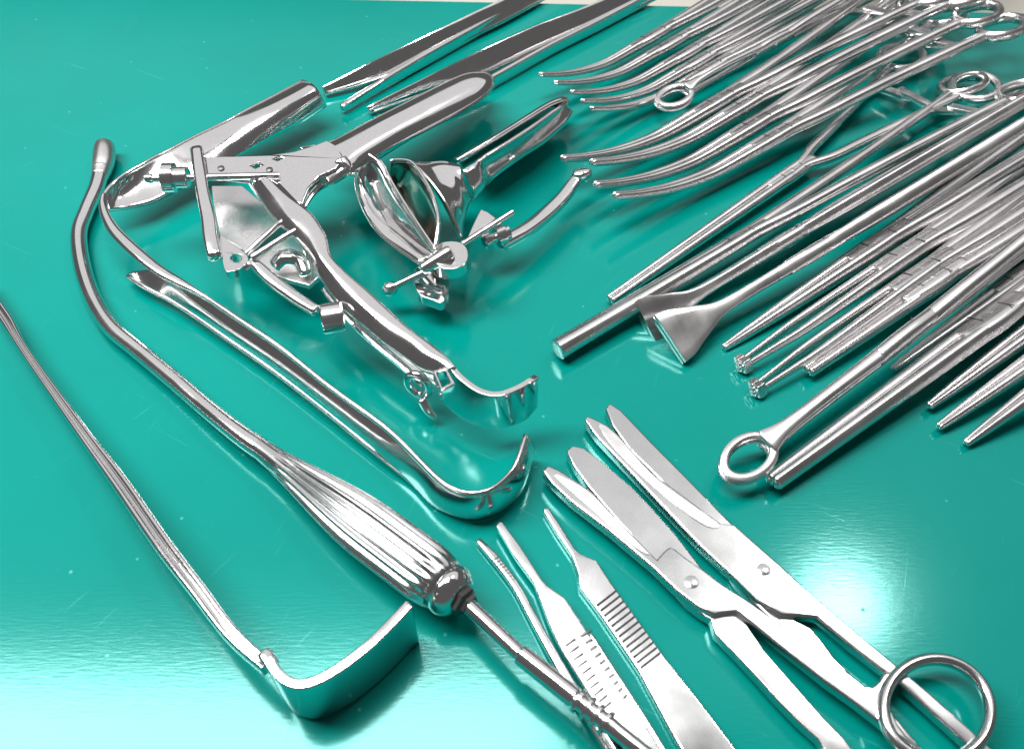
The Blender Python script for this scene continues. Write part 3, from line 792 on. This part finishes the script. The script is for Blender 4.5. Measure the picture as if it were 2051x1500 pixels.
lv = obj('mouth_flange', lf, CHROME, r, solid=1.5)
obj('rim', MB().sweep([P(*a) for a in ((738, 311, 34), (716, 350, 26.5), (726, 400, 23.5), (759, 452, 22.5), (804, 490, 22.5), (850, 524, 25))], [2.5, 3, 4, 6, 7, 6], [2.2, 2.5, 3, 3.5, 4, 4], n=12, sub=5), CHROME, lv)
obj('rim', MB().sweep([P(*a) for a in ((738, 311, 34), (764, 327, 36), (786, 369, 35), (813, 413, 34), (841, 456, 33), (872, 502, 31))], 1.9, 2.2, n=10, sub=5), CHROME, lv)
obj('rim', MB().sweep([P(*a) for a in ((784, 323, 35), (822, 326, 35.5), (847, 357, 36), (866, 392, 36), (878, 440, 35), (872, 494, 31))], 1.9, 2.2, n=10, sub=5), CHROME, r)
# base cluster
jb = obj('hinge_block', plate([(872, 500), (884, 486), (915, 484), (934, 496), (936, 520), (920, 536), (888, 538), (872, 524)], 22, 28, 3), CHROME, r, bevel=1.0)
obj('hinge_block', plate([(826, 548), (846, 530), (880, 532), (902, 550), (896, 588), (884, 606), (866, 600), (838, 588)], 11, 16, 3), CHROME, r, bevel=1.0)
a, b = P(846, 540, 24), P(900, 505, 30)
obj('pin', MB().lathe(a, b, [(0, 2.0), (1, 2.8), ((b - a).length, 2.8), ((b - a).length + 1.2, 2.0)], 20), CHROME, r)
a, b = P(880, 572, 16), P(884, 604, 10)
obj('pin', MB().lathe(a, b, [(0, 2.2), (.6, 3.4), ((b - a).length, 3.4), ((b - a).length + .8, 2.6)], 20), CHROME, r)
a, b = P(782, 578, 14), P(862, 540, 22)
rd = obj('cross_rod', MB().lathe(a, b, [(0, 1.7), ((b - a).length, 1.7)], 16), CHROME, r)
L_ = (b - a).length
obj('rod_knob', MB().lathe(a, b, [(-3.2, .6), (-2.6, 2.2), (-1, 3.0), (.8, 3.0), (2.2, 2.2), (2.8, 1.6)], 24), CHROME, rd)
a, b = P(925, 490, 26), P(1028, 424, 26)
L_ = (b - a).length
obj('screw', MB().lathe(a, b, [(0, 1.3), (L_ - .5, 1.3), (L_, .8)], 14), CHROME, r)
obj('gusset', plate([(932, 484), (948, 448), (963, 418), (978, 424), (994, 436), (962, 466)], 18, 21), CHROME, r, bevel=.6)
c = P(985, 478, 20); d = P(1030, 462, 20); ax = (d - c).normalized()
obj('thumb_nut', MB().lathe(c - ax * 4, d, [(0, 2.6), (.6, 3.2), (3, 3.2), (3.2, 2.0), (6, 2.0), (6.2, 4.2), (10, 4.4), (10.6, 3.4), (12, 3.4), (12.4, 2.2)], 28), CHROME, r)
q, W, T = px([(1005, 488, 17, 30, 6), (1050, 463, 16, 30, 5.5), (1090, 432, 15, 30, 5), (1125, 399, 15, 28, 5), (1150, 367, 16, 26, 5), (1168, 350, 17, 26, 5)])
lv = obj('thumb_lever', MB().sweep(q, W, T, e=2.8, n=14, sub=6), CHROME, r)
q, W, T = px([(1152, 352, 17.5, 22, 5), (1166, 352, 18, 26, 6), (1178, 346, 18, 20, 5)])
obj('lever_tip', MB().sweep(q, W, T, e=3, n=12, sub=3), CHROME, lv)
